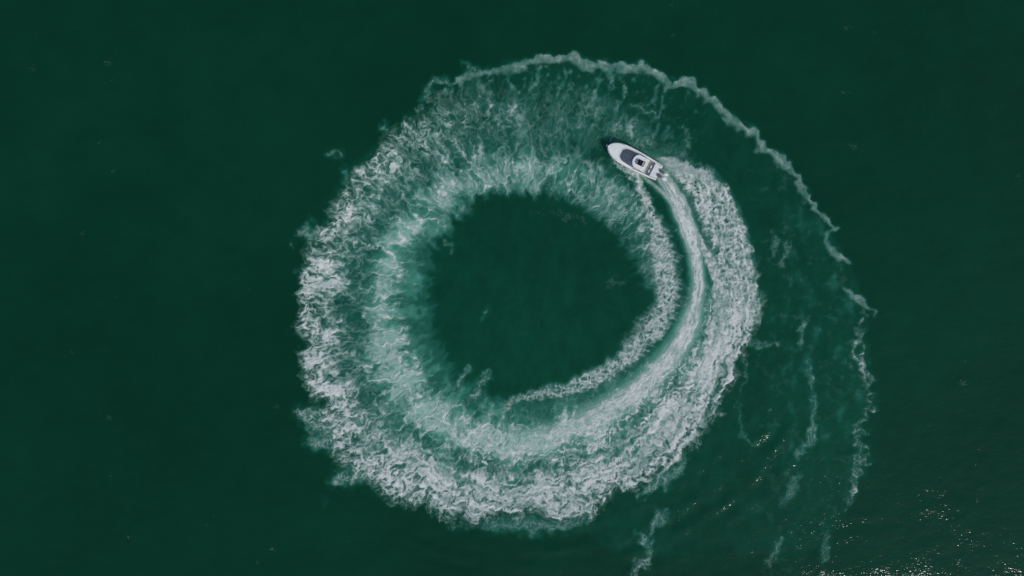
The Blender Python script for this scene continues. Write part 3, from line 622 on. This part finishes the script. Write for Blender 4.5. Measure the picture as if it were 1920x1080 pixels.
# raised cabin trunk and wraparound tinted windscreen
def trunk_outline(w, x0, x1, cut):
    pts = []
    for t in np.linspace(0, 1, 7): pts.append((x0+(x1-cut-x0)*t, -w*(1-.13*t*t)))
    pts += [(x1-cut*.55, -w*.76), (x1-cut*.06, -w*.46), (x1, -w*.15)]
    return pts + [(x, -y) for x, y in reversed(pts)]
def screen_top(x, y): return zs(x)+.10+max(0, (7.35-x))*.30-.10*y*y
trunk = slab('cabin_trunk', [(x+.04, y*1.06) for x, y in trunk_outline(1.27, 4.3, 7.42, .8)], .95, 0, GEL, boat, .03, top=lambda x, y: zs(x)+.16)
out = trunk_outline(1.25, 4.35, 7.36, .75)
rows = []
for k, (sc, dz) in enumerate(((1, 0), (.995, .10), (.96, .17), (.80, .26), (.5, .33), (.02, .36))):
    rows.append([(4.9+(x-4.9)*sc, y*sc, zs(x)+.12+dz*(.35+.75*(7.6-x)/3.0)) for x, y in out])
ws = fix(mesh_grid('windscreen', rows, GLASS, boat, True))
for s in (-1, 1):
    tube('windscreen_mullion', [(x, s*.36, zs(x)+.13+.345*(.35+.75*(7.6-x)/3.0)) for x in np.linspace(4.6, 6.9, 8)], .012, DARKM, ws, 5)
# deck hatch ahead of the windscreen
fh = box('deck_hatch', (8.25, 0, zs(8.25)+.10), (.55, .55, .04), GEL, boat, .015, (0, math.radians(-4), 0))
box('hatch_handle', (0, 0, 0), (.04, .14, .02), STEEL, fh, .004).location = (-.2, 0, .03)

# helm console: white shell with rounded front and an open well
def d_outline(w, xb, xf, n_=17):
    pts = [(xb, -w), (xb+.55*(xf-xb-w*.7), -w)]
    for a in np.linspace(-90, 90, n_):
        pts.append((xf-w*.78+w*.78*math.cos(math.radians(a)), w*math.sin(math.radians(a))))
    pts += [(xb+.55*(xf-xb-w*.7), w), (xb, w)]
    return pts
o1 = d_outline(1.12, 2.95, 5.15); o2 = d_outline(1.06, 2.97, 5.09); i1 = d_outline(.52, 3.12, 4.82); i2 = d_outline(.48, 3.16, 4.76)
rows = [[(x, y, .5) for x, y in o1], [(x, y, 1.60) for x, y in o1], [(x, y, 1.68) for x, y in o2], [(x, y, 1.70) for x, y in i1], [(x, y, 1.62) for x, y in i2], [(x, y, .95) for x, y in i2]]
con = fix(mesh_grid('helm_console', rows, GEL, boat, True))
lin = slab('helm_well', i2, .90, .96, DARKM, con, 0)
lin.data.materials[0] = DARKM
dash = slab('dashboard', [(4.28, -.46), (4.62, -.30), (4.72, -.1), (4.72, .1), (4.62, .30), (4.28, .46)], .96, 0, DASH, boat, .02, top=lambda x, y: 1.30+.75*(x-4.28))
for y in (-.16, .16): box('instrument_screen', (0, 0, 0), (.20, .24, .012), BLACK, dash, .003, (0, math.radians(-37), 0)).location = (4.52, y, 1.495)
wheel = bpy.data.objects.new('steering_wheel', None)
wv = []
circ = [(0, .17*math.cos(a), .17*math.sin(a)) for a in np.linspace(0, 2*math.pi, 21)]
whl = tubes('steering_wheel', [circ, [(0, -.17, 0), (0, .17, 0)], [(0, 0, 0), (0, 0, -.17)], [(0, 0, 0), (.12, 0, 0)]], .016, STEEL, boat, 6)
whl.location = (4.20, .16, 1.42); whl.rotation_euler = (0, math.radians(38), 0)
thr = tubes('throttle', [[(4.30, -.22, 1.30), (4.26, -.22, 1.46)], [(4.26, -.27, 1.47), (4.26, -.17, 1.47)]], .02, STEEL, boat, 6)
seat = box('helm_seat', (3.62, 0, 1.14), (.62, .86, .16), BLACK, boat, .05)
box('seat_pedestal', (0, 0, 0), (.36, .6, .12), DARKM, seat, .01).location = (0, 0, -.13)
box('backrest', (0, 0, 0), (.14, .84, .40), WHITEC, seat, .05, (0, math.radians(-8), 0)).location = (-.33, 0, .26)
lean = slab('leaning_rail', [(2.98, -.50), (3.10, -.50), (3.10, .50), (2.98, .50)], 1.69, 1.76, RUBBER, boat, .02)
# small fittings on the console roof and the sole: rod holders and drain slots
for y in (-.78, 0, .78): box('sole_drain', (2.55, y, SOLE+.008), (.34, .05, .016), RUBBER, boat, .004)
for y in (-.8, .8): tube('rod_holder', [(3.4, y, 1.66), (3.3, y*1.02, 1.78)], .035, RUBBER, boat, 8)

# aft bench: grey seat with two pale cushions
bench = box('aft_bench', (1.72, 0, .70), (.44, 2.20, .52), GREYC, boat, .05)
for y in (-.28, .50): 
    pts = [(.10*math.cos(a), .30*math.sin(a)*(1 if abs(math.sin(a)) < .9 else .96)) for a in np.linspace(0, 2*math.pi, 19)[:-1]]
    c = slab('bench_cushion', pts, 0, .09, WHITEC, bench, .03); c.location = (.06, y, .262); c.rotation_euler = (0, 0, .12)
for y in (-.75, .15, .95): box('bench_strap', (0, 0, 0), (.40, .035, .012), DARKM, bench, .003).location = (0, y, .268)

# twin outboards
def outboard(y):
    root = bpy.data.objects.new('outboard_motor', None); COL.objects.link(root); root.parent = boat; root.location = (-.12, y, .78)
    rows = []
    for x, w, z0, z1 in ((.34, .12, .08, .30), (.30, .20, .02, .42), (.12, .255, -.04, .52), (-.12, .265, -.06, .54), (-.34, .23, -.05, .48), (-.47, .14, .0, .36), (-.50, .08, .06, .28)):
        rows.append([(x, w*math.copysign(abs(math.cos(a))**.6, math.cos(a)), (z0+z1)/2+(z1-z0)/2*math.copysign(abs(math.sin(a))**.6, math.sin(a))) for a in np.linspace(0, 2*math.pi, 17)[:-1]])
    fix(mesh_grid('cowl', rows, COWL, root, True, caps=True))
    slab('cowl_cap', [(.24, -.10), (.24, .10), (.0, .17), (-.30, .13), (-.30, -.13), (.0, -.17)], .47, .55, COWL2, root, .02)
    box('midsection', (-.10, 0, -.38), (.34, .20, .70), COWL, root, .04)
    box('lower_unit', (-.16, 0, -.95), (.62, .14, .46), COWL, root, .05)
    box('clamp_bracket', (.20, 0, -.16), (.26, .30, .34), COWL2, root, .02)
    tube('tiller_arm', [(.30, .0, .02), (.44, .06, .05)], .02, STEEL, root, 6)
    pr = bpy.data.objects.new('propeller', None)
    vs, fs = [], []
    for k in range(3):
        a = 2*math.pi*k/3; b = len(vs)
        for rr_, ww in ((.04, .04), (.14, .10), (.20, .05)):
            for s in (-1, 1): vs.append((-.50+s*ww*.5, rr_*math.cos(a)-s*ww*math.sin(a), rr_*math.sin(a)+s*ww*math.cos(a)))
        fs += [(b, b+1, b+3, b+2), (b+2, b+3, b+5, b+4)]
    p = link_mesh('propeller', vs, fs, STEEL, root); p.location = (0, 0, -1.02); p.modifiers.new('solid', 'SOLIDIFY').thickness = .012
    bpy.data.objects.remove(pr)
    return root
outboard(-.42); outboard(.42)
bpy.data.objects.remove(wheel)

# bow rail with stanchions, anchor on its roller
for s in (-1, 1):
    xs = list(np.linspace(7.5, 9.2, 10))+[9.45, 9.62, 9.72]
    top = [(x, s*max(.03, hb(x)-.09), zs(x)+.32) for x in xs]
    st = [[(x, s*(hb(x)-.10), zs(x)), (x, s*(hb(x)-.09), zs(x)+.32)] for x in (8.1, 8.7, 9.25, 9.6)]
    tubes('bow_rail', [[(7.2, s*(hb(7.2)-.10), zs(7.2)), (7.35, s*(hb(7.35)-.10), zs(7.35)+.2)]+top]+st, .026, STEEL, boat, 6)
rol = box('bow_roller', (9.86, 0, zs(9.8)+.03), (.42, .14, .07), STEEL, boat, .015)
anc = tubes('anchor', [[(9.7, 0, zs(9.8)+.10), (10.12, 0, zs(9.8)+.08)], [(10.02, -.26, zs(9.8)-.02), (10.12, 0, zs(9.8)+.06), (10.02, .26, zs(9.8)-.02)]], .035, STEEL, boat, 6)
tubes('swim_ladder', [[(.0, .98, .86), (-.28, .98, .84), (-.28, .72, .84), (.0, .72, .86)]], .02, STEEL, boat, 6)

# ---------------------------------------------------------------- driver, in black at the wheel
def skin_body(name, J, E, mat):
    me = bpy.data.meshes.new(name); me.from_pydata([j[0] for j in J], E, []); me.update()
    o = bpy.data.objects.new(name, me); COL.objects.link(o)
    o.modifiers.new('skin', 'SKIN'); sk = me.skin_vertices[0].data
    for i, j in enumerate(J): sk[i].radius = j[1]; sk[i].use_root = (i == 0)
    ss = o.modifiers.new('sub', 'SUBSURF'); ss.levels = 2; ss.render_levels = 2
    dg = bpy.context.evaluated_depsgraph_get(); ev = o.evaluated_get(dg); m2 = bpy.data.meshes.new_from_object(ev)
    bpy.data.objects.remove(o); bpy.data.meshes.remove(me)
    return link_me(name, m2, mat)
J = [((0, 0, .10), (.15, .13)), ((.02, 0, .32), (.14, .11)), ((.06, 0, .52), (.17, .11)), ((.07, 0, .62), (.07, .06)), ((.09, 0, .70), (.06, .06)),
     ((.07, .19, .54), (.062, .062)), ((.18, .26, .33), (.05, .05)), ((.40, .20, .30), (.036, .036)), ((.47, .18, .31), (.03, .03)),
     ((.07, -.19, .54), (.062, .062)), ((.18, -.26, .33), (.05, .05)), ((.40, -.04, .30), (.036, .036)), ((.47, .0, .31), (.03, .03)),
     ((.06, .11, .08), (.095, .095)), ((.45, .14, .09), (.07, .07)), ((.50, .14, -.16), (.05, .05)), ((.58, .14, -.18), (.04, .03)),
     ((.06, -.11, .08), (.095, .095)), ((.45, -.14, .09), (.07, .07)), ((.50, -.14, -.16), (.05, .05)), ((.58, -.14, -.18), (.04, .03))]
E = [(0, 1), (1, 2), (2, 3), (3, 4), (2, 5), (5, 6), (6, 7), (7, 8), (2, 9), (9, 10), (10, 11), (11, 12), (0, 13), (13, 14), (14, 15), (15, 16), (0, 17), (17, 18), (18, 19), (19, 20)]
man = skin_body('person', J, E, BLACK)
# head with nose and ears
bm = bmesh.new(); bmesh.ops.create_icosphere(bm, subdivisions=3, radius=1)
for q in bm.verts:
    x, y, z = q.co; w = 1-.18*max(0, -z)
    nose = .16*math.exp(-((y/.14)**2+((z+.12)/.22)**2))*(x > 0); ear = .10*math.exp(-((x/.22)**2+((z+.05)/.25)**2))
    brow = -.05*math.exp(-(((abs(y)-.35)/.16)**2+((z-.05)/.12)**2))*(x > 0)
    q.co = (.098*(x*w+nose+brow), .077*(y*w+math.copysign(ear, y)), .118*z)
hm = bpy.data.meshes.new('head'); bm.to_mesh(hm); bm.free(); head = link_me('head', hm, SKIN, man); head.location = (.10, 0, .80)
bm = bmesh.new(); bmesh.ops.create_icosphere(bm, subdivisions=3, radius=1)
bmesh.ops.delete(bm, geom=[q for q in bm.verts if q.co.z < -.25 or (q.co.x > .45 and q.co.z < .45)], context='VERTS')
for q in bm.verts: q.co = (.108*q.co.x, .087*q.co.y, .128*q.co.z)
hm = bpy.data.meshes.new('hair'); bm.to_mesh(hm); bm.free(); hair = link_me('hair', hm, HAIR, man); hair.location = (.09, 0, .805)
def hand(y, parent):
    vs, fs = [], []
    paths = [([(.44, y, .31), (.50, y, .315), (.52, y, .315)], [.030, .036, .030])]
    for k, (dy, ln) in enumerate(((-.030, .055), (-.010, .065), (.010, .062), (.029, .048))):
        paths.append(([(.51, y+dy, .325), (.51+ln*.6, y+dy, .335), (.51+ln*.8, y+dy, .31), (.51+ln*.55, y+dy, .292)], .0095))
    paths.append(([(.47, y-.03, .315), (.495, y-.05, .30), (.53, y-.04, .292)], .0105))
    for pa, ra in paths:
        rows = tube_rows(pa, ra, 6); b = len(vs); vs += [q for r_ in rows for q in r_]
        for i in range(len(rows)-1):
            for j in range(6): fs.append((b+i*6+j, b+i*6+(j+1) % 6, b+(i+1)*6+(j+1) % 6, b+(i+1)*6+j))
        fs += [tuple(range(b+5, b-1, -1)), tuple(range(b+(len(rows)-1)*6, b+len(rows)*6))]
    return fix(link_mesh('hand', vs, fs, SKIN, parent))
hand(.18, man); hand(0, man)
tag(man, 'person in black clothes seated at the helm with hands on the wheel', 'person')
MB_ = Matrix.Translation(boat.location) @ boat.rotation_euler.to_matrix().to_4x4()
man.matrix_world = MB_ @ Matrix.Translation((3.68, .10, 1.11))

# ---------------------------------------------------------------- white water kicked up behind the outboards
SPRAY, sn_, sl_ = new_mat('spray_white'); b_ = sn_['Principled BSDF']; b_.inputs['Base Color'].default_value = (.78, .80, .80, 1); b_.inputs['Roughness'].default_value = .8
vs, fs = [], []
rng = np.random.RandomState(4)
for cy in (-.42, .42):
    for k in range(170):
        t = rng.rand()**.7; a = rng.rand()*6.28; q = rng.rand()**.5
        c = Vector((-.95-.55*(t-.3)+.26*q*math.cos(a), cy+.30*q*math.sin(a)*(1.1-.4*t), .06+.42*(1-q*q)*(1-abs(t-.4))))
        rad = .03+.05*rng.rand()**2; bm = bmesh.new(); bmesh.ops.create_icosphere(bm, subdivisions=2, radius=rad); bm.verts.ensure_lookup_table()
        b = len(vs); bm.verts.index_update()
        vs += [tuple(c+Vector((p.co.x*1.6, p.co.y, p.co.z*.8))*(.92+.16*rng.rand())) for p in bm.verts]; fs += [tuple(b+p.index for p in f.verts) for f in bm.faces]; bm.free()
sp = link_mesh('propeller_spray', [tuple(MB_ @ Vector(p)) for p in vs], fs, SPRAY)
tag(sp, 'two white plumes of spray kicked up just behind the outboards', 'spray', kind='stuff')
